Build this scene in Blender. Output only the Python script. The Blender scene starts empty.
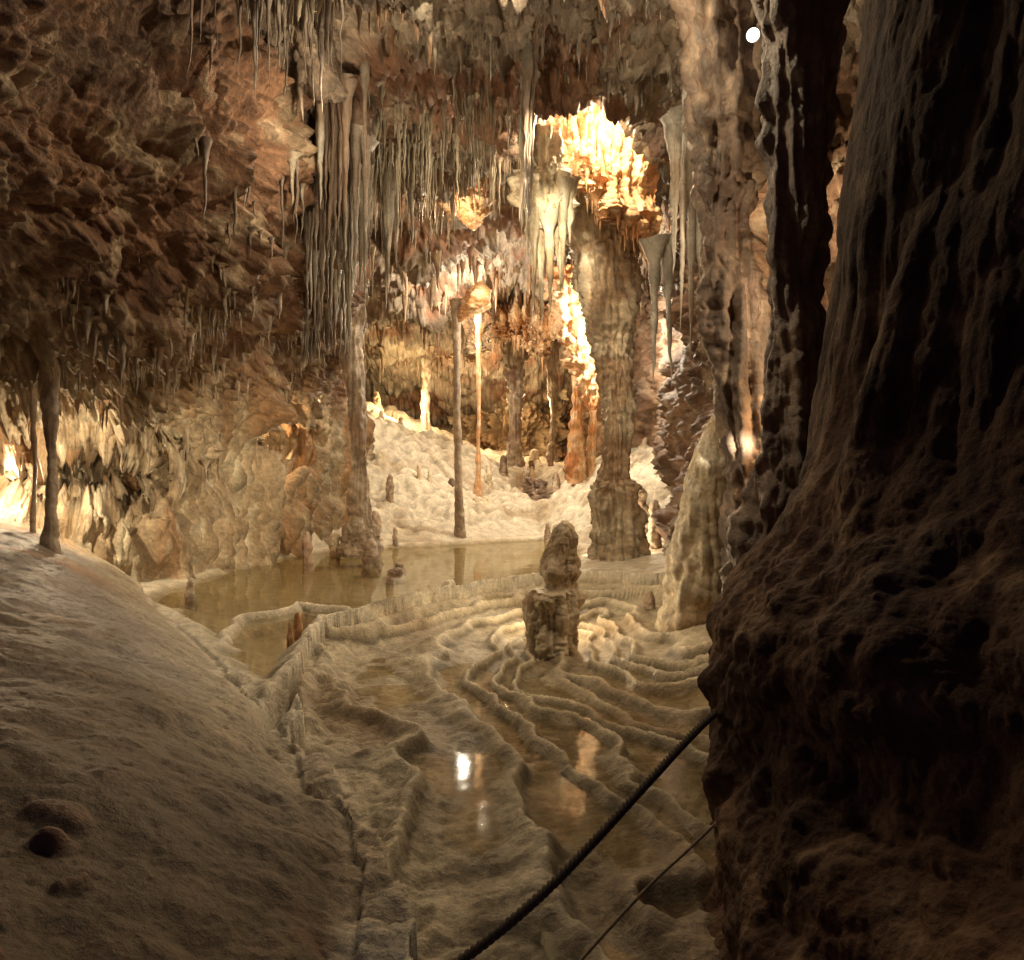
import bpy, math, numpy as np
from mathutils import Vector
from mathutils.bvhtree import BVHTree
rng=np.random.default_rng(7)
F=768.0; H=1.6
# image-pixel helper: camera at (0,0,1.6); image pixel coordinates and an estimated depth or height -> world metres
def P(u,v,d): return np.array([(u-512)/F*d, d, H-(v-480)/F*d])
def W(u,v,z):
    d=(H-z)*F/(v-480.0); return ((u-512)/F*d, d)
# ---------------------------------------------------------------- noise
_perm=np.random.default_rng(3).permutation(256); _perm=np.concatenate([_perm,_perm,_perm]).astype(np.int32)
_g=np.random.default_rng(4).normal(size=(256,3)); _g/=np.linalg.norm(_g,axis=1)[:,None]; _g=_g.astype(np.float32)
def pn(p):
    p=np.asarray(p,dtype=np.float32); i=np.floor(p); f=p-i; i=i.astype(np.int32)&255
    w=f*f*f*(f*(f*6-15)+10)
    out=0
    for dx in (0,1):
        wx=w[:,0] if dx else 1-w[:,0]
        a=_perm[i[:,0]+dx]
        for dy in (0,1):
            wy=w[:,1] if dy else 1-w[:,1]
            b=_perm[a+i[:,1]+dy]
            for dz in (0,1):
                wz=w[:,2] if dz else 1-w[:,2]
                g=_g[_perm[b+i[:,2]+dz]]
                dd=g[:,0]*(f[:,0]-dx)+g[:,1]*(f[:,1]-dy)+g[:,2]*(f[:,2]-dz)
                out=out+wx*wy*wz*dd
    return out*1.6
def fbm(p,o=4,lac=2.03,gain=.5,bil=False):
    s=0;a=1.;q=np.array(p,dtype=np.float32)
    for k in range(o):
        n=pn(q+k*17.3)
        s=s+a*((np.abs(n)*2-.5) if bil else n); a*=gain; q=q*lac
    return s
def sm(x,a,b):
    t=np.clip((x-a)/(b-a),0,1); return t*t*(3-2*t)
def mix(a,b,t): return a+(b-a)*t[...,None]
C=lambda *c: np.array(c,dtype=np.float32)
# ---------------------------------------------------------------- materials
def rock_mat(name,bump=.6,rough=.62,fine=1.0,var=.35,spec=.35,wet=False,bd=.05):
    m=bpy.data.materials.new(name); m.use_nodes=True; nt=m.node_tree; N=nt.nodes; L=nt.links
    b=N['Principled BSDF']
    tc=N.new('ShaderNodeTexCoord')
    at=N.new('ShaderNodeAttribute'); at.attribute_name='Col'
    n1=N.new('ShaderNodeTexNoise'); n1.inputs['Scale'].default_value=2.3*fine; n1.inputs['Detail'].default_value=5; n1.inputs['Roughness'].default_value=.66
    n2=N.new('ShaderNodeTexNoise'); n2.inputs['Scale'].default_value=15*fine; n2.inputs['Detail'].default_value=6; n2.inputs['Roughness'].default_value=.72
    for n in(n1,n2): L.new(tc.outputs['Object'],n.inputs['Vector'])
    r1=N.new('ShaderNodeMapRange'); r1.inputs[1].default_value=.3; r1.inputs[2].default_value=.7; r1.inputs[3].default_value=1-var; r1.inputs[4].default_value=1+var
    L.new(n1.outputs[0],r1.inputs[0])
    r2=N.new('ShaderNodeMapRange'); r2.inputs[1].default_value=.3; r2.inputs[2].default_value=.7; r2.inputs[3].default_value=.68; r2.inputs[4].default_value=1.25
    L.new(n2.outputs[0],r2.inputs[0])
    mu=N.new('ShaderNodeMath'); mu.operation='MULTIPLY'; L.new(r1.outputs[0],mu.inputs[0]); L.new(r2.outputs[0],mu.inputs[1])
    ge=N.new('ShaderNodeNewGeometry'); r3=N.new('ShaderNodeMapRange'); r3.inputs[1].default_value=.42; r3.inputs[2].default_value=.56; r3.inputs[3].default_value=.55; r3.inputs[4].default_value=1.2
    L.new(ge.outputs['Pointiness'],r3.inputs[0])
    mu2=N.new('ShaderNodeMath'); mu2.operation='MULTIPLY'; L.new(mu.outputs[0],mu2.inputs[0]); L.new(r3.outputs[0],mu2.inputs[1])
    vm=N.new('ShaderNodeVectorMath'); vm.operation='SCALE'; L.new(at.outputs['Color'],vm.inputs[0]); L.new(mu2.outputs[0],vm.inputs['Scale'])
    L.new(vm.outputs[0],b.inputs['Base Color'])
    b.inputs['Specular IOR Level'].default_value=spec
    b.inputs['Roughness'].default_value=rough
    if wet:
        a2=N.new('ShaderNodeAttribute'); a2.attribute_name='Wet'
        r4=N.new('ShaderNodeMapRange'); r4.inputs[3].default_value=rough; r4.inputs[4].default_value=.16
        L.new(a2.outputs['Fac'],r4.inputs[0]); L.new(r4.outputs[0],b.inputs['Roughness'])
    bp=N.new('ShaderNodeBump'); bp.inputs['Strength'].default_value=bump; bp.inputs['Distance'].default_value=bd
    L.new(n2.outputs[0],bp.inputs['Height']); L.new(bp.outputs[0],b.inputs['Normal'])
    return m
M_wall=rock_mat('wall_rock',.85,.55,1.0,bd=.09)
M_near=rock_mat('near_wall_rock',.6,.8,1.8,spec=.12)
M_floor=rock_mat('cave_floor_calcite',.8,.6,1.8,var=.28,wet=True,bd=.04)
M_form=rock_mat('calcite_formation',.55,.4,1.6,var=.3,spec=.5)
# ---------------------------------------------------------------- mesh helpers
def make_mesh(name,V,Fq,col,mat,wet=None,parent=None):
    me=bpy.data.meshes.new(name); V=np.asarray(V,dtype=np.float32).reshape(-1,3); Fq=np.asarray(Fq,dtype=np.int32)
    me.vertices.add(len(V)); me.vertices.foreach_set('co',V.ravel())
    n=len(Fq); me.loops.add(n*4); me.polygons.add(n)
    me.loops.foreach_set('vertex_index',Fq.ravel()); me.polygons.foreach_set('loop_start',np.arange(0,n*4,4,dtype=np.int32))
    me.polygons.foreach_set('loop_total',np.full(n,4,dtype=np.int32))
    me.polygons.foreach_set('use_smooth',np.ones(n,dtype=bool))
    me.update(calc_edges=True)
    ca=me.color_attributes.new('Col','FLOAT_COLOR','POINT'); c4=np.ones((len(V),4),dtype=np.float32); c4[:,:3]=np.asarray(col).reshape(-1,3) if np.ndim(col)>1 else col
    ca.data.foreach_set('color',np.clip(c4,0,1).ravel())
    if wet is not None:
        a=me.attributes.new('Wet','FLOAT','POINT'); a.data.foreach_set('value',np.asarray(wet,dtype=np.float32).ravel())
    me.materials.append(mat)
    o=bpy.data.objects.new(name,me); bpy.context.scene.collection.objects.link(o)
    if parent: o.parent=parent
    return o
def gridfaces(R,Cn,wrap=False,off=0):
    i=np.arange(R*Cn).reshape(R,Cn)
    if wrap: i=np.concatenate([i,i[:,:1]],axis=1)
    return np.stack([i[:-1,:-1],i[:-1,1:],i[1:,1:],i[1:,:-1]],-1).reshape(-1,4)+off
def cr(A,n):
    k=len(A); t=np.linspace(0,k-1,n); i=np.minimum(t.astype(int),k-2); f=(t-i).reshape((-1,)+(1,)*(A.ndim-1))
    E=np.concatenate([2*A[:1]-A[1:2],A,2*A[-1:]-A[-2:-1]])
    a,b,c,d=E[i],E[i+1],E[i+2],E[i+3]
    return .5*((2*b)+(-a+c)*f+(2*a-5*b+4*c-d)*f*f+(-a+3*b-3*c+d)*f**3)
def patch(ctrl,NR,NC):
    A=np.array(ctrl,dtype=float); A=cr(A,NR); A=cr(A.transpose(1,0,2),NC).transpose(1,0,2); return A
def normals(V,toward):
    a=np.gradient(V,axis=0); b=np.gradient(V,axis=1); n=np.cross(a,b); n/=np.linalg.norm(n,axis=-1)[...,None]+1e-9
    s=np.sign(((np.array(toward)-V)*n).sum(-1)); 
    if s.mean()<0: n=-n
    return n
def displace(V,toward,f):
    n=normals(V,toward); q=V.reshape(-1,3); d=f(q).reshape(V.shape[:2]); return V+n*d[...,None]
def rockcol(q,pal,sc=.7,seed=0.):
    n=fbm(q*sc+seed,5)*.9+.5; m=fbm(q*sc*3.1+seed+9,4)*.8+.5
    c=mix(pal[0],pal[1],np.clip(n,0,1)); c=mix(c,pal[2],sm(m,.55,1.0)); 
    s=fbm(q*sc*.6+seed+33,3); c=mix(c,pal[3],sm(s,.15,.55)); return c
# ---------------------------------------------------------------- floor
def segd(X,Y,pl):
    D=np.full(X.shape,1e9)
    for (x0,y0),(x1,y1) in zip(pl[:-1],pl[1:]):
        dx,dy=x1-x0,y1-y0; t=np.clip(((X-x0)*dx+(Y-y0)*dy)/(dx*dx+dy*dy+1e-9),0,1)
        D=np.minimum(D,np.hypot(X-x0-t*dx,Y-y0-t*dy))
    return D
def inside(X,Y,pg):
    r=np.zeros(X.shape,bool); n=len(pg)
    for k in range(n):
        x0,y0=pg[k]; x1,y1=pg[(k+1)%n]
        c=((y0>Y)!=(y1>Y))&(X<(x1-x0)*(Y-y0)/((y1-y0)+1e-12)+x0); r^=c
    return r
def sdp(X,Y,pg):
    d=segd(X,Y,list(pg)+[pg[0]]); return np.where(inside(X,Y,pg),-d,d)
pool=[W(u,v,0) for u,v in [(140,600),(180,583),(240,562),(320,551),(400,546),(470,542),(545,538),(590,550),(580,566),(545,583),(480,594),(430,604),(380,617),(335,630),(303,650),(288,674),(280,696),(268,706),(248,688),(213,648),(175,620)]]
mound=[(-.35,0),(-.45,2),(-.56,3.04),(-.8,3.55),(-1.22,4.32),(-1.75,5.33),(-2.15,5.95),(-3.1,7.5),(-4.3,9.2),(-5.1,10.4),(-6,11.5),(-16,13),(-16,0)]
rim=[W(760,625,0),W(690,592,0),W(620,584,0),W(560,583,0),W(480,594,0),W(430,604,0),W(380,617,0),W(340,630,0),W(312,648,0),W(296,672,0),W(290,694,0),W(298,730,-.05),W(318,780,-.1),W(342,840,-.15),(-.5,3.3),(-.3,2.2),(-.25,0)]
rim2=[W(u,v,0) for u,v in [(214,652),(226,634),(250,617),(300,606),(350,612),(395,607),(440,591),(455,583)]]
zones=rim+[(6,0),(8,8)]
def floor_z(X,Y):
    sh=X.shape; q=np.stack([X.ravel(),Y.ravel(),np.zeros(X.size)],1).astype(np.float32)
    nz=lambda s,o=3,seed=0: fbm(q*s+seed,o).reshape(sh)
    wx=X+.14*nz(1.3,2,5)+.035*nz(5,2,6); wy=Y+.16*nz(1.3,2,15)+.035*nz(5,2,16)
    sp=sdp(wx,wy,pool); mo=-sdp(X+.06*nz(1.5,3,5),Y+.06*nz(1.5,3,9),mound); dr=segd(wx,wy,rim); dr2=segd(wx,wy,rim2)
    inz=inside(wx,wy,zones)
    ys=np.interp(X,[-8,-5.2,-4.3,-1,.8,2.5,5],[12,15,18,20.2,21.5,17,15])
    k=np.interp(X,[-6,-4,-2,0,2.5,5],[.44,.38,.32,.27,.22,.3])
    ramp=np.maximum(0,Y-ys); ramp=np.where(ramp>8.5,8.5+(ramp-8.5)*.15,ramp)
    sl=k*ramp; w0=sm(sl,0,.6)
    sl=sl*(1+.10*nz(.25,3,40))+w0*(.24*nz(.55,3,41)+.14*fbm(q*1.6+3,5,bil=True).reshape(sh))
    t_=sl/.42+.5*nz(.5,2,44); sl=sl+w0*.42*.35*((t_-np.floor(t_))**3-(t_-np.floor(t_)))*-.9
    z=.06+sl
    z=z+.35*sm(X-(.12*Y),.2,2.6)*sm(Y,8.5,12)*(1-sm(Y,17,22))
    z=np.where(sp<.35, np.minimum(z,-.02+.2*sm(sp,-.3,.35)), z)
    z=z-.20*sm(-sp,-.05,.9)
    # rimstone terraces: rounded rims, irregular basin widths, scalloped crests
    drs=segd(X+.10*nz(1.3,2,5),Y+.12*nz(1.3,2,15),rim)
    wD=drs+.62*nz(.48,2,60)+.15*nz(1.5,2,61)+.035*np.abs(nz(3.2,2,62))
    wD=np.maximum(wD,0); wq=wD+.17*np.sin(wD*2.9+1.)
    st=.44; qv=wq/st; kf=np.floor(qv); fr=qv-kf
    zl=lambda d: -.02-.42*(1-np.exp(-d/2.3))
    bank=.42*sm(X-.2*Y,-.05,1.2)*sm(Y,4.5,8)
    wl=zl((kf+1)*st); wprev=zl(kf*st)
    strg=.62+.38*sm(nz(.9,2,70),-.4,.4)
    rimh=np.where(fr>.5,np.exp(-((1-fr)/.16)**2),np.exp(-(fr/.08)**2))
    after=1-sm(fr,0,.15)
    lvl=wl+(wprev-wl)*after
    dish=.028*sm(np.minimum(fr,1-fr),.08,.4)
    crust=.013*fbm(q*5+66,4,bil=True).reshape(sh)
    zt=lvl-dish+.062*rimh*strg+bank+crust+.010*nz(2,2,67)
    z=np.where(inz,zt,z); wl=wl+bank
    rw=.20+.08*nz(1.7,2,80)
    fade=.12+.88*sm(Y,4.4,6.)
    z=z+(.13*fade*np.exp(-(dr/rw)**4))
    z=np.maximum(z,np.where(dr2<.4,-.3+.35*np.exp(-(dr2/.14)**2),-9))
    mh=.98*(1-np.exp(-np.maximum(mo,0)/1.15))+.13*np.maximum(0,-X-3.5)
    mh=mh+.035*nz(1.3,4,90)*sm(mo,0,.5)
    z=np.where(mo>0,np.maximum(z*np.exp(-np.maximum(mo,0)*6),0)+mh-.03,z)
    hx,hy=-1.62,5.35; z=z-.6*np.exp(-(((X-hx+.12*(Y-hy))/.09)**2+((Y-hy)/.42)**2)**1.5)
    lump=fbm(q*3.2+7,5,bil=True).reshape(sh)
    land=(sp>0)
    z=z+.012*lump*land*(1-.6*inz)+.03*nz(2.,4,95)*(1-sm(-sp,0,.2))*np.where(inz,.15,.5)
    z=z+.045*lump*np.exp(-((dr-.05)/.45)**2)*land*sm(9-Y,0,2)*.7
    pit=fbm(q*17+5,2).reshape(sh); z=z-.006*sm(pit,.35,.8)*(mo>0)
    rk=fbm(q*2.6+51,3).reshape(sh); z=z+.10*sm(rk,.28,.55)*sm(-X,.75,1.2)*(1-sm(Y,2.1,2.7))
    return z,dict(sp=sp,mo=mo,dr=dr,dr2=dr2,inz=inz,sl=sl,fr=fr,nz=nz,lump=lump,wl=wl,pit=pit,rimh=rimh*strg,rk=rk)
NR,NC=920,840
yy=1.0*(37/1.0)**np.linspace(0,1,NR); aa=np.linspace(-.95,.72,NC)
X=(yy+2.2)[:,None]*aa[None]; Y=np.repeat(yy[:,None],NC,1)
Z,I=floor_z(X,Y)
nz=I['nz']
sand_dim=C(.19,.14,.09); cream=C(.74,.67,.53); mud=C(.23,.175,.09); pale=C(.60,.52,.375)
col=np.broadcast_to(cream,X.shape+(3,)).copy()
col=mix(col,C(.44,.34,.22),sm(nz(.6,5,101),.0,.7)*.8)
inz=I['inz']
far=sm(Y,5.4,8.6)
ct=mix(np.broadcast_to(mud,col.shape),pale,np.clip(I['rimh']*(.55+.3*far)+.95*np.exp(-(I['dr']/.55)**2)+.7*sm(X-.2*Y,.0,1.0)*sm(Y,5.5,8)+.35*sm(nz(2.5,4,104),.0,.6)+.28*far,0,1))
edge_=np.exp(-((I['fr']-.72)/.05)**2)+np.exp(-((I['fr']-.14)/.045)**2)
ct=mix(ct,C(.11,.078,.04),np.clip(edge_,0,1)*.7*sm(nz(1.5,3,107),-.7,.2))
ct=mix(ct,C(.28,.185,.10),sm(nz(.6,4,108),.05,.6)*.55)
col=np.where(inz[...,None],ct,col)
col=mix(col,C(.37,.30,.17),sm(-I['sp'],-.05,.25)*(1-np.exp(-(I['dr2']/.13)**2)))
cm=mix(mix(np.broadcast_to(sand_dim,col.shape),C(.36,.32,.29),np.clip(sm(Y+1.2*nz(.5,4,110),3.6,6.0),0,1)),C(.36,.21,.12),sm(nz(.5,3,112)+.9*sm(Y,6.6,8.3),.35,.9))  # near bank browner: part real mud, part light falloff put into the colour
cm=mix(cm,C(.24,.18,.12),sm(nz(1.1,5,118),.0,.5)*.55)
cm=mix(cm,C(.48,.415,.30),(1-sm(I['mo']+.25*nz(1.,3,113),.1,.9))*.8*sm(Y,2.8,4.4))
cm=mix(cm,C(.13,.09,.06),sm(I['pit'],.3,.7)*.5)
cm=mix(cm,C(.30,.15,.09),sm(I['rk'],.28,.5)*(1-sm(Y,2.2,2.8))*.7)
tm=sm(I['mo'],0,.15); col=col*(1-tm[...,None])+cm*tm[...,None]
wet=np.where(inz,.5*(1-sm(I['fr'],.7,.9))*sm(I['dr'],.3,.6),0)
wet=wet+.3*(I['sl']>0)*sm(nz(1.,3,121),0,.6)
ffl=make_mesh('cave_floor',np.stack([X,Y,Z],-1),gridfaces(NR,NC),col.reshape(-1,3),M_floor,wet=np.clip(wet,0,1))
dg=bpy.context.evaluated_depsgraph_get()
T_floor=BVHTree.FromObject(ffl,dg)
def gz(x,y):
    h=T_floor.ray_cast(Vector((x,y,20)),Vector((0,0,-1))); return h[0].z if h[0] else 0.
def water_mat(name,k,tint,mxr):
    m=bpy.data.materials.new(name); m.use_nodes=True; nt=m.node_tree; N=nt.nodes; L=nt.links
    N.remove(N['Principled BSDF']); out=N['Material Output']
    tr=N.new('ShaderNodeBsdfTransparent'); tr.inputs[0].default_value=tint
    gl=N.new('ShaderNodeBsdfGlossy'); gl.inputs['Roughness'].default_value=.05; gl.inputs['Color'].default_value=(k,k,k,1)
    fr=N.new('ShaderNodeFresnel'); fr.inputs[0].default_value=1.33
    nn=N.new('ShaderNodeTexNoise'); nn.inputs['Scale'].default_value=2.2; nn.inputs['Detail'].default_value=2
    tc=N.new('ShaderNodeTexCoord'); L.new(tc.outputs['Object'],nn.inputs['Vector'])
    bp=N.new('ShaderNodeBump'); bp.inputs['Strength'].default_value=.1; bp.inputs['Distance'].default_value=.03; L.new(nn.outputs[0],bp.inputs['Height'])
    L.new(bp.outputs[0],gl.inputs['Normal']); L.new(bp.outputs[0],fr.inputs['Normal'])
    mp=N.new('ShaderNodeMath'); mp.operation='MINIMUM'; mp.inputs[1].default_value=mxr; L.new(fr.outputs[0],mp.inputs[0])
    mx=N.new('ShaderNodeMixShader'); L.new(mp.outputs[0],mx.inputs[0]); L.new(tr.outputs[0],mx.inputs[1]); L.new(gl.outputs[0],mx.inputs[2]); L.new(mx.outputs[0],out.inputs[0]); return m
M_wat=water_mat('still_water',.8,(.93,.9,.76,1),.42); M_wat2=water_mat('shallow_water',.55,(.94,.9,.8,1),.25)
def flat(name,pts,z,mat):
    me=bpy.data.meshes.new(name); me.from_pydata([(x,y,z) for x,y in pts],[],[list(range(len(pts)))]); me.materials.append(mat)
    o=bpy.data.objects.new(name,me); bpy.context.scene.collection.objects.link(o); return o
flat('pool_water',[(-6.5,10.5),(-6.5,15.5),(-5,19),(-1,22.5),(1.6,24),(2.6,18),(1.0,12.2),(0,10.8),(-1.0,9.75),(-1.95,8.1),(-2.05,7.0),(-1.80,5.8),(-1.72,5.55),(-2.2,5.8),(-3.3,7.5),(-4.7,9.3)],-.03,M_wat)
wv=np.stack([X,Y,I['wl']-.008],-1); ff=gridfaces(NR,NC)
ok=(inz&(I['fr']>.10)&(I['fr']<.92)&(I['dr']>.5)&(X-.2*Y<.6)&(I['mo']<0)&(Y<7.6)&(nz(.7,2,130)>-.25)).ravel()
lv=I['wl'].ravel(); okf=ok[ff].all(1)&(np.ptp(lv[ff],axis=1)<.02)
ff=ff[okf]; uq,inv=np.unique(ff,return_inverse=True)
make_mesh('terrace_pool_water',wv.reshape(-1,3)[uq],inv.reshape(-1,4),C(.5,.5,.5),M_wat2)
# ---------------------------------------------------------------- ceiling
NR,NC=540,620
xx=np.linspace(-10,8,NC)
yy=2*(38/2)**np.linspace(0,1,NR)
X,Y=np.meshgrid(xx,yy)
z0=np.interp(Y,[2,4,8,12,17,24,30,34,38],[6.2,6.8,7.1,7.6,8.1,8.1,7.4,6.4,4.5])
def G(x,y,sx,sy): return np.exp(-(((X-x)/sx)**2+((Y-y)/sy)**2))
z0+= -1.1*G(-2.6,11.5,.55,2.0) -.3*G(-.9,14.5,.8,.8) +1.6*G(1.6,14.4,1.2,1.1) -1.2*G(3.1,10.5,.8,1.2) -.8*G(2.8,12.5,.5,.8)+1.0*G(-1.1,17.6,1.,1.) -.7*G(.9,19.5,1.,.9)-.9*G(-2.2,20.5,1.2,1.2)-1.2*G(2.2,24,1.4,1.4)-1.*G(-3,25,1.5,1.5)-.8*G(.5,28.5,1.5,1)
V=np.stack([X,Y,z0],-1)
def fceil(q):
    return .42*fbm(q*.55+3,3)+.26*fbm(q*1.4+8,4,bil=True)+.13*fbm(q*np.array([4.2,4.2,2.])+1,4,bil=True)
V=displace(V,(0,12,2),fceil)
q=V.reshape(-1,3)
palC=[C(.20,.15,.11),C(.38,.295,.215),C(.50,.43,.335),C(.28,.15,.09)]
ceil=make_mesh('cave_ceiling',V,gridfaces(NR,NC),rockcol(q,palC,.8),M_wall)
# ---------------------------------------------------------------- left wall
us=[-420,-200,-60,60,150,230,300,345,352,330]
rows=[(-260,[4.2,5,6,7.5,8.6,9.6,11,12.5,17,26]),
(-60,[4,4.6,5.6,7,8.2,9.2,10.8,12.6,17.5,26]),
(60,[4,4.5,5.6,6.9,7.9,9,10.8,13,18,27]),
(180,[4.2,4.8,5.9,7,7.8,8.8,11,13.8,18.5,28]),
(270,[4.8,5.4,6.5,7.5,8.3,9.4,11.8,15,19,29]),
(335,[5.8,6.4,7.4,8.3,9.2,10.9,13.8,17,20,30]),
(380,[6.8,7.4,8.6,9.6,11.0,13.0,15.8,19,21.5,30]),
(430,[7.2,8,9.6,10.8,11.8,13.6,16.2,19.4,22,30]),
(510,[7,7.8,9.4,10.8,11.9,13.8,16.6,19.8,22.5,30]),
(600,[6.6,7.4,9,10.7,11.9,13.9,16.8,20,22.5,30]),
(690,[6.2,7,8.4,10.5,12,14,17,20,22.5,30])]
ctrl=[[P(u,v if d<20 else 480+(v-480)*.8,d) for u,d in zip(us,ds)] for v,ds in rows]
V=patch(ctrl,560,760)
def dent(V,c,r,vec):
    dd=((V-np.array(c))/np.array(r)); w=np.exp(-(dd**2).sum(-1)**1.5); return V+w[...,None]*np.array(vec)
V=dent(V,P(10,475,9.8),(1.3,2.6,.62),(-1.2,3.0,0))
V=dent(V,P(290,440,16),(.35,1.4,.6),(-1.0,1.2,0))
def fl(q):
    low=1-sm(q[:,2]-.035*(q[:,1]-10),2.7,3.6)
    base=.40*fbm(q*.5+2,3)+.26*fbm(q*1.25+5,4,bil=True)+.10*fbm(q*3.5+1,4,bil=True)
    s=np.stack([q[:,0]-.0,q[:,1]*.55,q[:,2]*.10],1)
    flu=.42*fbm(s*1.5+4,2,bil=True)+.30*fbm(s*4.6+9,3,bil=True)+.06*fbm(s*np.array([10,10,16.])+3,3,bil=True)+.10*fbm(q*1.2+3,2)
    return base*(1-.8*low)+flu*(low*.95+.08)
V=displace(V,(2,8,2),fl); q=V.reshape(-1,3)
palL=[C(.19,.095,.055),C(.37,.215,.13),C(.52,.39,.26),C(.27,.18,.13)]
cl=rockcol(q,palL,.55,4.)
low=1-sm(q[:,2]-.035*(q[:,1]-10)+.4*pn(q*1.1),2.5,3.9)
cl=mix(cl,rockcol(q*np.array([1.8,1.2,.22]),[C(.42,.30,.18),C(.62,.50,.34),C(.72,.64,.47),C(.42,.26,.14)],.9),low)
wall_l=make_mesh('cave_wall_flowstone',V,gridfaces(560,760),cl,M_wall)
# ---------------------------------------------------------------- right back wall
us=[560,640,668,690,720,770,860,1000]; ds=[38,27,21,16,12.5,10.8,9.8,9]
rows=[-260,-60,100,230,330,420,500,590,700]
ctrl=[[P(u+ (12 if v<200 else 0),480+(v-480)*(1 if d<14 else .8),d*(1+.05*math.sin(v*.02+u))) for u,d in zip(us,ds)] for v in rows]
V=patch(ctrl,420,420)
V=displace(V,(0,12,2),lambda q:.5*fbm(q*.5+12,3)+.28*fbm(q*1.3+5,4,bil=True)+.12*fbm(q*np.array([4,4,1.])+4,3,bil=True))
make_mesh('cave_wall',V,gridfaces(420,420),rockcol(V.reshape(-1,3),[C(.15,.08,.05),C(.30,.18,.11),C(.42,.31,.21),C(.2,.13,.09)],.7,2.),M_wall)
xs=np.linspace(-12,9,480); zs=np.linspace(0,9,300); XX,ZZ=np.meshgrid(xs,zs)
V=np.stack([XX,37.5-1.8*np.cos(XX*.5)-.55*np.maximum(ZZ-5.5,0),ZZ],-1)
V=displace(V,(0,12,3),lambda q:1.3*fbm(q*.33+12,3)+.5*fbm(q*.9+5,4,bil=True)+.25*fbm(q*np.array([2.5,2.5,.8])+4,3,bil=True))
make_mesh('cave_wall',V,gridfaces(300,480),rockcol(V.reshape(-1,3),[C(.34,.22,.12),C(.54,.39,.24),C(.66,.55,.38),C(.36,.21,.11)],.5,2.),M_wall)
# ---------------------------------------------------------------- near right wall
edge=[(-260,905,4.2),(-60,880,4.1),(60,868,4.0),(200,850,3.9),(340,834,3.8),(450,818,3.7),(530,785,3.6),(590,745,3.5),(660,724,3.4),(760,730,3.3),(860,720,3.0),(960,706,2.8),(1120,695,2.5),(1400,680,2.2)]
ctrl=[]
for v,ue,de in edge:
    row=[]
    for du,dd in [(150,4.6),(40,2.6),(4,1.3),(-6,.4),(14,-.15),(60,-.55),(130,-.9),(230,-1.3),(380,-1.8),(600,-2.2)]:
        d=max(de+dd*(1 if dd>0 else de/4),.7); row.append(P(ue+du,480+(v-480)*(1 if dd<1 else .9),d))
    ctrl.append(row)
V=patch(ctrl,720,560)
def fn(q):
    flu=.07*fbm(q*np.array([2.0,2.0,.18])+31,2,bil=True)+.010*fbm(q*np.array([8,8,.5])+9,3,bil=True)
    lum=.06*fbm(q*1.7+5,3,bil=True)+.018*fbm(q*6+1,4,bil=True)+.10*fbm(q*.9+3,2)
    lo=1-sm(q[:,2]+.25*pn(q*1.2),.9,2.0)
    return flu*(1-.5*lo)+lum*(.2+.7*lo)
V=displace(V,(-2,3,1.6),fn)
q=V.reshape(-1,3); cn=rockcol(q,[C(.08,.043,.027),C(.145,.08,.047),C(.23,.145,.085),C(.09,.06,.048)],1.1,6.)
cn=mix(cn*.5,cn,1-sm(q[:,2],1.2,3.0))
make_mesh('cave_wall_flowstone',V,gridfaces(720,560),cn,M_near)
# ---------------------------------------------------------------- tubes
def tube(pts,sides,rings,amp=.08,flute=0.,seed=0.,lump=2.5,asp=1.0):
    A=cr(np.array(pts,dtype=float),rings); c=A[:,:3]; r=np.maximum(A[:,3],.002)
    th=np.linspace(0,2*np.pi,sides,endpoint=False)
    dirs=np.stack([np.cos(th),np.sin(th)*asp,np.zeros(sides)],-1)
    V=c[:,None,:]+dirs[None]*r[:,None,None]
    q=V.reshape(-1,3)
    n=amp*(fbm(q*lump+seed,4,bil=True)*.6+fbm(q*lump*.5+seed,2)*.6)
    if flute: n=n+flute*fbm(q*np.array([6,6,.5])+seed,3,bil=True)
    n=n.reshape(rings,sides)
    return V+dirs[None]*(n*np.minimum(r*3,1.2)[:,None])[...,None]
def column(name,pts,pal,sides=72,rings=220,amp=.1,flute=.05,seed=0.,mat=None,lump=2.5,parent=None,asp=1.):
    V=tube(pts,sides,rings,amp,flute,seed,lump,asp)
    top=np.repeat(V[:1].mean(1,keepdims=True),sides,1); bot=np.repeat(V[-1:].mean(1,keepdims=True),sides,1)
    V=np.concatenate([top,V,bot])
    return make_mesh(name,V,gridfaces(rings+2,sides,True),rockcol(V.reshape(-1,3),pal,1.2,seed),mat or M_form,parent=parent)
def px(l,d):
    out=[]
    for t in l:
        dd=t[3] if len(t)>3 else d
        p=P(t[0],t[1],dd); out.append([p[0],p[1],p[2],t[2]/2/F*dd])
    return out
pw=[C(.58,.48,.32),C(.74,.64,.46),C(.80,.73,.57),C(.54,.39,.23)]
pb=[C(.30,.22,.15),C(.48,.38,.28),C(.60,.51,.40),C(.28,.18,.12)]
pd=[C(.12,.08,.055),C(.22,.145,.095),C(.31,.22,.15),C(.16,.10,.07)]
po=[C(.62,.32,.14),C(.74,.47,.25),C(.82,.64,.43),C(.56,.25,.10)]
column('limestone_column',px([(457,300,14),(456,318,9),(457,360,7),(457,410,8),(458,460,7),(459,510,9),(460,530,11),(460,552,18)],20.2),pb,sides=32,amp=.09,flute=.03)
column('calcite_knob',px([(480,282,4),(479,290,20),(477,299,32),(472,309,30),(464,315,16),(460,322,4)],19.8),po,sides=40,rings=60,amp=.12,seed=3)
column('limestone_column',px([(338,140,64),(342,220,46),(345,290,32),(350,350,22),(355,400,18),(358,450,17),(360,490,18),(361,515,22),(361,540,34),(361,556,44)],16.2),pb,sides=64,rings=240,amp=.1,flute=.08,seed=5)
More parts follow.
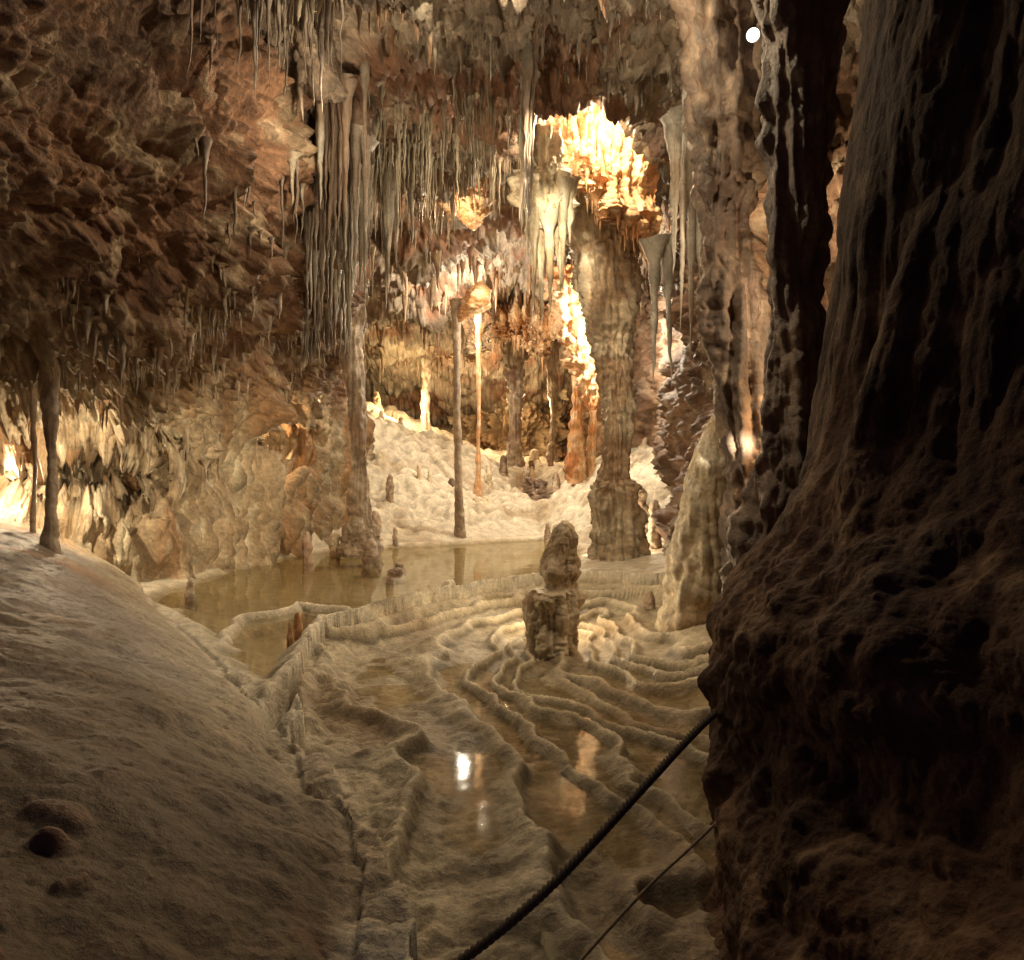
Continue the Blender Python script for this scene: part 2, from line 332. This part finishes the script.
column('limestone_column',px([(604,170,90,16.8),(606,220,74,16.6),(606,270,60,16.3),(610,320,48,16),(615,365,35,15.6),(617,410,27,15.3),(616,450,27,15.2),(614,476,31,15.2),(614,492,42,15.2),(616,530,46,15.2),(617,560,54,15.2),(617,590,66,15.2)],15.2),[C(.46,.36,.24),C(.62,.52,.37),C(.72,.63,.48),C(.42,.29,.18)],sides=110,rings=320,amp=.10,flute=.12,seed=8)
column('conical_stalagmite',px([(722,398,2),(720,412,12),(714,440,26),(708,480,40),(702,530,54),(698,580,64),(697,640,76)],9.0),pw,sides=90,rings=200,amp=.06,flute=.05,seed=11)
column('limestone_column',px([(732,-60,110),(733,100,84),(728,175,66),(724,230,46),(732,290,58),(740,350,60),(750,430,60),(757,500,60),(760,600,70),(760,700,90)],8.2),pd,sides=90,rings=300,amp=.10,flute=.10,seed=13)
column('limestone_column',px([(800,-100,90),(800,60,74),(797,200,62),(793,290,50),(796,350,60),(792,400,56),(795,450,70),(788,540,90),(785,620,110),(790,700,130),(795,800,140)],6.0),pd,sides=100,rings=320,amp=.09,flute=.10,seed=17)
g=gz(.46,8.55); ps=[C(.46,.35,.22),C(.62,.52,.36),C(.72,.63,.47),C(.40,.28,.17)]
column('stalagmite',[[.46,8.55,g-.15,.38],[.46,8.55,g+.05,.32],[.44,8.55,g+.3,.29],[.44,8.55,g+.58,.28],[.48,8.55,g+.68,.25],[.54,8.55,g+.74,.16],[.56,8.55,g+.90,.20],[.57,8.55,g+1.10,.19],[.58,8.55,g+1.28,.16],[.585,8.55,g+1.40,.11],[.59,8.55,g+1.48,.03]],ps,sides=100,rings=240,amp=.12,flute=.05,seed=25,lump=3.2)
column('stalagmite',[[.25,8.45,g-.1,.10],[.24,8.45,g+.3,.085],[.24,8.45,g+.60,.06],[.24,8.45,g+.72,.02]],ps,sides=40,rings=80,amp=.1,seed=22,lump=3)
def smite(u,v,h,w,d,pal=pb,seed=0.,lean=0):
    x,y=P(u,v,d)[:2]; z=gz(x,y); hh=h/F*d; r=w/2/F*d
    column('stalagmite',[[x,y,z-.1,r*1.5],[x,y,z+hh*.12,r*1.15],[x+lean*r*.3,y,z+hh*.5,r],[x+lean*r*.6,y,z+hh*.85,r*.75],[x+lean*r,y,z+hh*.97,r*.4],[x+lean*r,y,z+hh,r*.05]],pal,sides=36,rings=70,amp=.2,seed=seed,lump=3.5)
smite(371,557,38,15,14.5,pb,1); smite(307,545,42,9,15.0,pb,2); smite(393,570,16,16,13.5,pb,3,.5); smite(400,560,14,10,14.5,pb,4,-.5)
smite(375,505,26,10,19,pb,5); smite(390,490,28,7,21,pb,6); smite(190,612,30,9,10.4,pb,7); smite(541,478,22,24,25,pd,8,-1); smite(556,478,18,7,25,pb,9); smite(527,470,28,7,25.5,pb,10)
smite(488,462,24,7,25,pw,11); smite(532,450,22,6,27,pw,12); smite(290,640,24,7,7.7,po,13); smite(298,640,27,7,7.8,po,14); smite(668,608,34,12,10.4,pb,15); smite(650,600,18,10,10.6,pb,16)
smite(395,508,18,6,18.5,pb,17); smite(640,470,60,16,17,pb,19); smite(655,510,50,14,16,pb,20); smite(335,520,34,10,16.2,pw,23)
for k in range(30):
    d=rng.uniform(20.5,33); u=rng.uniform(375,650); smite(u,0,rng.uniform(5,19),rng.uniform(4,8),d,[pb,pw,pd][k%3],60+k,rng.uniform(-.5,.5))
for k,(u,v0,v1,w,d,pal) in enumerate([(478,322,460,5,24,po),(515,365,450,15,29,pb),(576,330,440,14,24.8,po),(592,360,450,10,25,po),(425,330,420,10,32,pb),(552,385,440,7,30,pb)]):
    column('limestone_column',px([(u,v0-60,w*2.2),(u,v0,w*1.3),(u+1,(v0+v1)/2,w*.8),(u,v1,w),(u,v1+45,w*1.6)],d),pal,sides=48,rings=120,amp=.16,flute=.08,seed=30+k)
for k,(u,w,d) in enumerate([(33,5,9.4),(50,12,9.0)]):
    column('limestone_column',px([(u,360,w*1.8),(u,420,w*1.25),(u+2,470,w*.9),(u,515,w),(u,570,w*1.6)],d),pb,sides=40,rings=100,amp=.16,flute=.06,seed=50+k)
# ---------------------------------------------------------------- stalactites
dg=bpy.context.evaluated_depsgraph_get()
T=[BVHTree.FromObject(o,dg) for o in (ceil,wall_l)]
def up(x,y,z):
    best=None
    for t in T:
        h=t.ray_cast(Vector((x,y,z)),Vector((0,0,1)))
        if h[0] is not None and (best is None or h[0].z<best): best=h[0].z
    return best
def batch(name,items,pal,sides=9,rings=13,seed=0.):
    VV=[];FF=[];off=0
    t=np.linspace(0,1,rings)
    th=np.linspace(0,2*np.pi,sides,endpoint=False)
    for (x,y,z,L,r) in items:
        bend=rng.normal(0,.02,2)*L
        prof=r*((1-t)**.75*.85+.15*(1-t))+r*1.6*np.exp(-t*10)
        prof=prof*(1+.16*np.sin(t*rng.uniform(8,26)+rng.uniform(0,6)))
        zz=z+.12-t*(L+.12)
        ph=rng.uniform(0,6); sq=1+.25*np.cos(2*th+ph)+.12*np.cos(3*th+ph*2)
        V=np.empty((rings,sides,3)); V[...,0]=x+bend[0]*t[:,None]**2+prof[:,None]*sq*np.cos(th); V[...,1]=y+bend[1]*t[:,None]**2+prof[:,None]*sq*np.sin(th); V[...,2]=zz[:,None]
        VV.append(V.reshape(-1,3)); FF.append(gridfaces(rings,sides,True,off)); off+=rings*sides
    V=np.concatenate(VV); V=V+ .025*np.stack([pn(V*5+k*9) for k in range(3)],-1)
    return make_mesh(name,V,np.concatenate(FF),rockcol(V,pal,.9,seed),M_form)
def scatter(n,xr,yr,z0,Lr,rr,pw_=2.,clump=.0,fan=False,maxz=9.5,seed=0,ok=None):
    out=[];k=0
    while len(out)<n and k<n*10:
        k+=1; y=rng.uniform(*yr); x=rng.uniform(*xr)*(y if fan else 1)
        if clump and pn(np.array([[x*1.5,y*1.5,3.3+seed]]))[0]<clump-.35: continue
        if ok and not ok(x,y): continue
        h=up(x,y,z0)
        if h is None or h>maxz or h-z0<.15: continue
        L=Lr[0]+(Lr[1]-Lr[0])*rng.random()**pw_; L=min(L,(h-z0)*.95); r=(rr[0]+(rr[1]-rr[0])*rng.random())*(.45+.55*(L/Lr[1])**.5)
        out.append((x,y,h,L,r))
    return out
grey=[C(.21,.17,.125),C(.38,.32,.24),C(.58,.52,.41),C(.23,.16,.11)]
it=scatter(130,(-.275,-.165),(10.5,14.5),3.6,(.3,2.8),(.03,.09),1.9,fan=True)
it+=scatter(40,(-.25,-.19),(10,12.5),4.2,(.8,2.4),(.04,.08),1.2,fan=True)
batch('stalactite_cluster',it,grey,12,22)
nopocket=lambda x,y: not(-.02<x/y<.2 and y<14.8)
batch('stalactite_cluster',scatter(1100,(-.3,.33),(8,20),4.5,(.06,.7),(.02,.07),2.6,clump=.42,fan=True,ok=nopocket),[C(.32,.25,.18),C(.50,.42,.31),C(.66,.58,.45),C(.36,.21,.12)],9,12,2.)
batch('soda_straw_cluster',scatter(520,(-.2,.03),(11.5,17.5),4.5,(.2,1.15),(.014,.036),1.6,clump=.34,fan=True,seed=9),[C(.50,.42,.31),C(.66,.58,.44),C(.76,.69,.54),C(.46,.32,.2)],7,12,2.5)
batch('stalactite_cluster',scatter(170,(.0,.2),(8,13.2),4.5,(.05,.35),(.02,.06),2.,clump=.3,fan=True),[C(.26,.2,.15),C(.42,.34,.26),C(.55,.48,.38),C(.3,.17,.1)],9,12,2.)
batch('stalactite_cluster',scatter(480,(-.64,-.27),(7.5,17),1.5,(.05,.5),(.015,.055),2.6,clump=.42,fan=True,maxz=4.6,seed=4),[C(.36,.27,.18),C(.54,.43,.31),C(.64,.55,.43),C(.33,.19,.1)],8,10,5.)
batch('stalactite_cluster',scatter(110,(.2,.29),(10,13.5),3.9,(.3,2.2),(.04,.10),1.6),[C(.36,.32,.26),C(.5,.46,.38),C(.62,.58,.5),C(.3,.22,.16)],10,16,7.)
batch('stalactite_cluster',scatter(330,(-.2,.17),(20,33),4.5,(.15,1.2),(.03,.12),2.4,clump=.42,fan=True),[C(.36,.24,.14),C(.48,.34,.21),C(.56,.46,.33),C(.32,.18,.1)],8,10,8.)
batch('soda_straw_cluster',scatter(80,(-.42,-.22),(7.5,10.5),4.2,(.2,1.2),(.015,.04),1.4,clump=.35,fan=True),[C(.3,.24,.2),C(.4,.33,.27),C(.5,.42,.34),C(.3,.2,.15)],8,12,9.)
# ---------------------------------------------------------------- lit curtains & chandelier
def curtain(name,top,bot,n,seed,pal,thick=.18,fing=70,fl_=(.4,1.0),fr_=(.03,.08)):
    A=cr(np.array([P(*t) for t in top]),n); B=cr(np.array([P(*t) for t in bot]),n); R=160
    t=np.linspace(0,1,R)[:,None,None]
    V=A[None]*(1-t)+B[None]*t
    s=np.linspace(0,1,n)
    V[...,1]-= (thick*3*np.sin(np.pi*np.linspace(0,1,R))[:,None]*.6)
    L=pn(np.stack([s*14+seed,s*0,s*0],1))*.35+np.abs(pn(np.stack([s*40+seed,s*0+4,s*0],1)))*.3
    V[...,2]-=(L[None]*np.linspace(0,1,R)[:,None]**3)
    V=displace(V,(0,0,2),lambda q:thick*fbm(q*np.array([3.,3.,.5])+seed,4,bil=True)*1.3+.10*fbm(q*4+seed,4,bil=True)+.25*fbm(q*.9+seed,2))
    o=make_mesh(name,V,gridfaces(R,n),rockcol(V.reshape(-1,3),pal,1.,seed),M_form)
    it=[]
    for k in range(fing):
        b=V[-1,rng.integers(0,n-1)]; it.append((b[0]+rng.normal(0,.04),b[1]+rng.normal(0,.08),b[2]+.2,rng.uniform(*fl_)*rng.uniform(.4,1),rng.uniform(*fr_)))
    f=batch('fringe',it,pal,12,16,4.); f.parent=o
    return o
curtain('flowstone_curtain',[(525,70,15.6),(550,70,15.2),(580,75,15.1),(615,80,15.1),(665,95,15.4)],[(524,130,15.5),(552,160,15.1),(580,180,15.0),(618,225,15.0),(656,242,15.2)],220,3,po)
curtain('flowstone_curtain',[(465,300,26.5),(500,300,26),(530,300,26),(570,300,26)],[(468,362,26.5),(485,343,26.2),(512,341,26),(545,358,26)],160,13,[C(.46,.29,.16),C(.6,.43,.26),C(.66,.52,.36),C(.4,.21,.1)],.25,50,(.3,.8))
ch=px([(546,130,24),(546,160,30),(547,182,46),(547,200,46),(546,215,30),(546,228,12)],13.6)
chan=column('hanging_stalactite_chandelier',ch,pw,sides=90,rings=160,amp=.10,flute=.16,seed=41,asp=.8)
it=[]
for u,v,L,r in [(533,200,90,8),(541,205,125,8),(549,205,110,9),(556,195,75,9),(563,190,105,9),(527,195,65,7),(569,185,60,7),(536,200,135,6),(559,200,100,7),(522,180,60,6)]:
    p=P(u,v,13.6+rng.uniform(-.2,.2)); it.append((p[0],p[1],p[2],L/F*13.6,r/F*13.6*.62))
o=batch('fingers',it,pw,16,26,3.); o.parent=chan
it=[]
for u,v,L,r,d in [(706,60,118,12,8.6),(690,120,70,7,9),(676,215,60,6,11),(684,215,120,6,11),(692,230,130,8,11),(700,240,90,7,11),(668,330,60,5,12),(655,330,60,5,12),(712,250,70,8,10.5),(388,200,110,6,14),(396,170,100,5,14.2),(410,190,50,5,14.5),(452,170,50,6,16.5),(320,60,150,8,10.4),(300,30,90,6,10)]:
    p=P(u,v,d); h=up(p[0],p[1],4.2) or p[2]; top=max(p[2],min(h,p[2]+1.2))+.1; it.append((p[0],p[1],top,L/F*d+(top-p[2]),r/F*d))
batch('stalactite_cluster',it,[C(.4,.36,.3),C(.55,.5,.42),C(.66,.62,.54),C(.36,.28,.2)],16,26,6.)
column('hanging_rock',px([(468,110,70),(467,160,58),(468,190,46),(472,214,28),(474,230,4)],18.3),po,sides=80,rings=120,amp=.25,seed=61,flute=.15)
column('hanging_rock',px([(575,270,50),(574,310,38),(580,350,30),(588,385,22),(592,410,6)],22.5),po,sides=60,rings=90,amp=.3,flute=.15,seed=62)
# ---------------------------------------------------------------- ropes
def rope(name,pts,r,colr,twist):
    A=cr(np.array(pts,dtype=float),500); VV=[];FF=[];off=0
    ln=np.concatenate([[0],np.cumsum(np.linalg.norm(np.diff(A,axis=0),axis=1))])
    T_=np.gradient(A,axis=0); T_/=np.linalg.norm(T_,axis=1)[:,None]; S=np.cross(T_,[0,0,1]); S/=np.linalg.norm(S,axis=1)[:,None]; U=np.cross(S,T_)
    th=np.linspace(0,2*np.pi,10,endpoint=False)
    for k in range(3):
        a=ln*twist+k*2*np.pi/3; c=A+(S*np.cos(a)[:,None]+U*np.sin(a)[:,None])*r*.55
        V=c[:,None]+(S[:,None]*np.cos(th)[None,:,None]+U[:,None]*np.sin(th)[None,:,None])*r*.58
        VV.append(V.reshape(-1,3)); FF.append(gridfaces(500,10,True,off)); off+=5000
    V=np.concatenate(VV); m=rock_mat(name+'_fibre',.2,.9,20,spec=.1); return make_mesh(name,V,np.concatenate(FF),np.tile(colr,(len(V),1)),m)
rope('rope_handline',[P(745,690,3.6),P(705,722,3.35),P(650,780,3.0),P(595,840,2.75),P(540,896,2.55),P(475,950,2.4),P(400,1000,2.25),P(250,1080,2.1)],.016,C(.20,.16,.12),90)
rope('thin_rope',[P(740,800,3.2),P(690,848,3.05),P(650,885,2.9),P(590,950,2.7),P(540,1010,2.55),P(480,1090,2.4)],.006,C(.50,.41,.27),200)
# ---------------------------------------------------------------- lamps and added fill lights
def emi():
    m=bpy.data.materials.new('lamp_glass'); m.use_nodes=True; b=m.node_tree.nodes['Principled BSDF']; b.inputs['Emission Color'].default_value=(1,.96,.9,1); b.inputs['Emission Strength'].default_value=3; return m
def lamp(p,W_,col=(1,.80,.56),r=.05,name='cave_lamp_or_fill',spot=None,target=None,blend=.6):
    l=bpy.data.lights.new(name,'SPOT' if spot else 'POINT'); l.energy=W_; l.color=col; l.shadow_soft_size=r
    o=bpy.data.objects.new(name,l); o.location=p; bpy.context.scene.collection.objects.link(o)
    if spot:
        l.spot_size=math.radians(spot); l.spot_blend=blend
        o.rotation_euler=(Vector(target)-Vector(p)).to_track_quat('-Z','Y').to_euler()
    return o
wm=(1,.78,.50); wh=(1,.87,.66); og=(1,.62,.30)
lamp(P(606,320,20.5),1150,wh,.12)
lamp((-1.5,23,6.6),560,wh,.1)
lamp((1.85,13.9,8.2),420,wm,.04)
lamp((.95,13.7,7.9),120,wm,.03)  # added light in front of the chandelier, to brighten it
lamp((.1,6.9,6.2),4200,(1,.85,.58),.05,spot=15,target=tuple(P(552,235,13.6)),blend=.8)  # added spot above the frame, brightens the chandelier fingers
lamp(P(450,214,17.2),110,wm,.03)
lamp(P(484,289,19.0),36,wm,.03)
lamp(P(560,310,23.5),150,og,.04)
lamp(P(505,365,24.6),45,og,.03)
lamp(P(410,405,31),420,(1,.75,.38),.06)
lamp(P(490,400,32),420,(1,.7,.38),.06)
lamp(P(540,405,30.5),200,(1,.7,.38),.06)  # added light, there only to brighten the far chamber
lamp(P(8,470,11.2),230,wm,.05)
lamp(P(72,480,10.5),110,wm,.05)
lamp(P(285,440,16.0),45,og,.04)
lamp(P(316,400,17.2),50,wm,.04)
lamp(P(752,215,9.6),160,wm,.05)
lamp(P(803,290,7.2),70,wm,.04)
lamp(P(784,425,7.6),30,og,.04)
lamp(P(792,430,6.9),2600,wm,.06,spot=34,target=(-4.2,13,1.4),blend=.8)  # added spot hidden by the pillars, brightens the lower left wall
lamp(P(780,440,6.95),500,wh,.06,spot=16,target=(2.0,15.2,2.0),blend=.8)  # added spot beside it, lights the front of the big column
lamp((.575,9.4,.35),60,wm,.05)  # added light hidden behind the stalagmite, for left wall and column base
lamp(P(618,535,16.0),90,wm,.05)  # added light tucked out of sight behind the big column base
lamp((-.1,7.0,6.6),300,(1,.81,.53),.05)
lamp((-2.0,9.2,5.9),90,(1,.78,.52),.08)
lamp((-.6,12.5,6.3),70,(1,.78,.50),.03)
lamp((1.0,7.8,6.4),32,(1,.86,.62),.08)
v0=P(753,35,7.4)
bpy.ops.mesh.primitive_uv_sphere_add(radius=.062,location=v0,segments=24,ring_count=16); b=bpy.context.object; b.name='cave_lamp_globe'; b.data.materials.append(emi())
# ---------------------------------------------------------------- world + camera
w=bpy.data.worlds.new('World'); bpy.context.scene.world=w; w.use_nodes=True
w.node_tree.nodes['Background'].inputs[0].default_value=(.22,.17,.5,1); w.node_tree.nodes['Background'].inputs[1].default_value=.06
cam=bpy.data.cameras.new('camera'); co=bpy.data.objects.new('camera',cam); bpy.context.scene.collection.objects.link(co)
co.location=(0,0,H); co.rotation_euler=(math.radians(90),0,0); cam.lens=27; cam.sensor_width=36; cam.clip_end=200; cam.clip_start=.05
bpy.context.scene.camera=co
s=bpy.context.scene; s.view_settings.view_transform='Standard'; s.view_settings.look='None'; s.view_settings.exposure=0
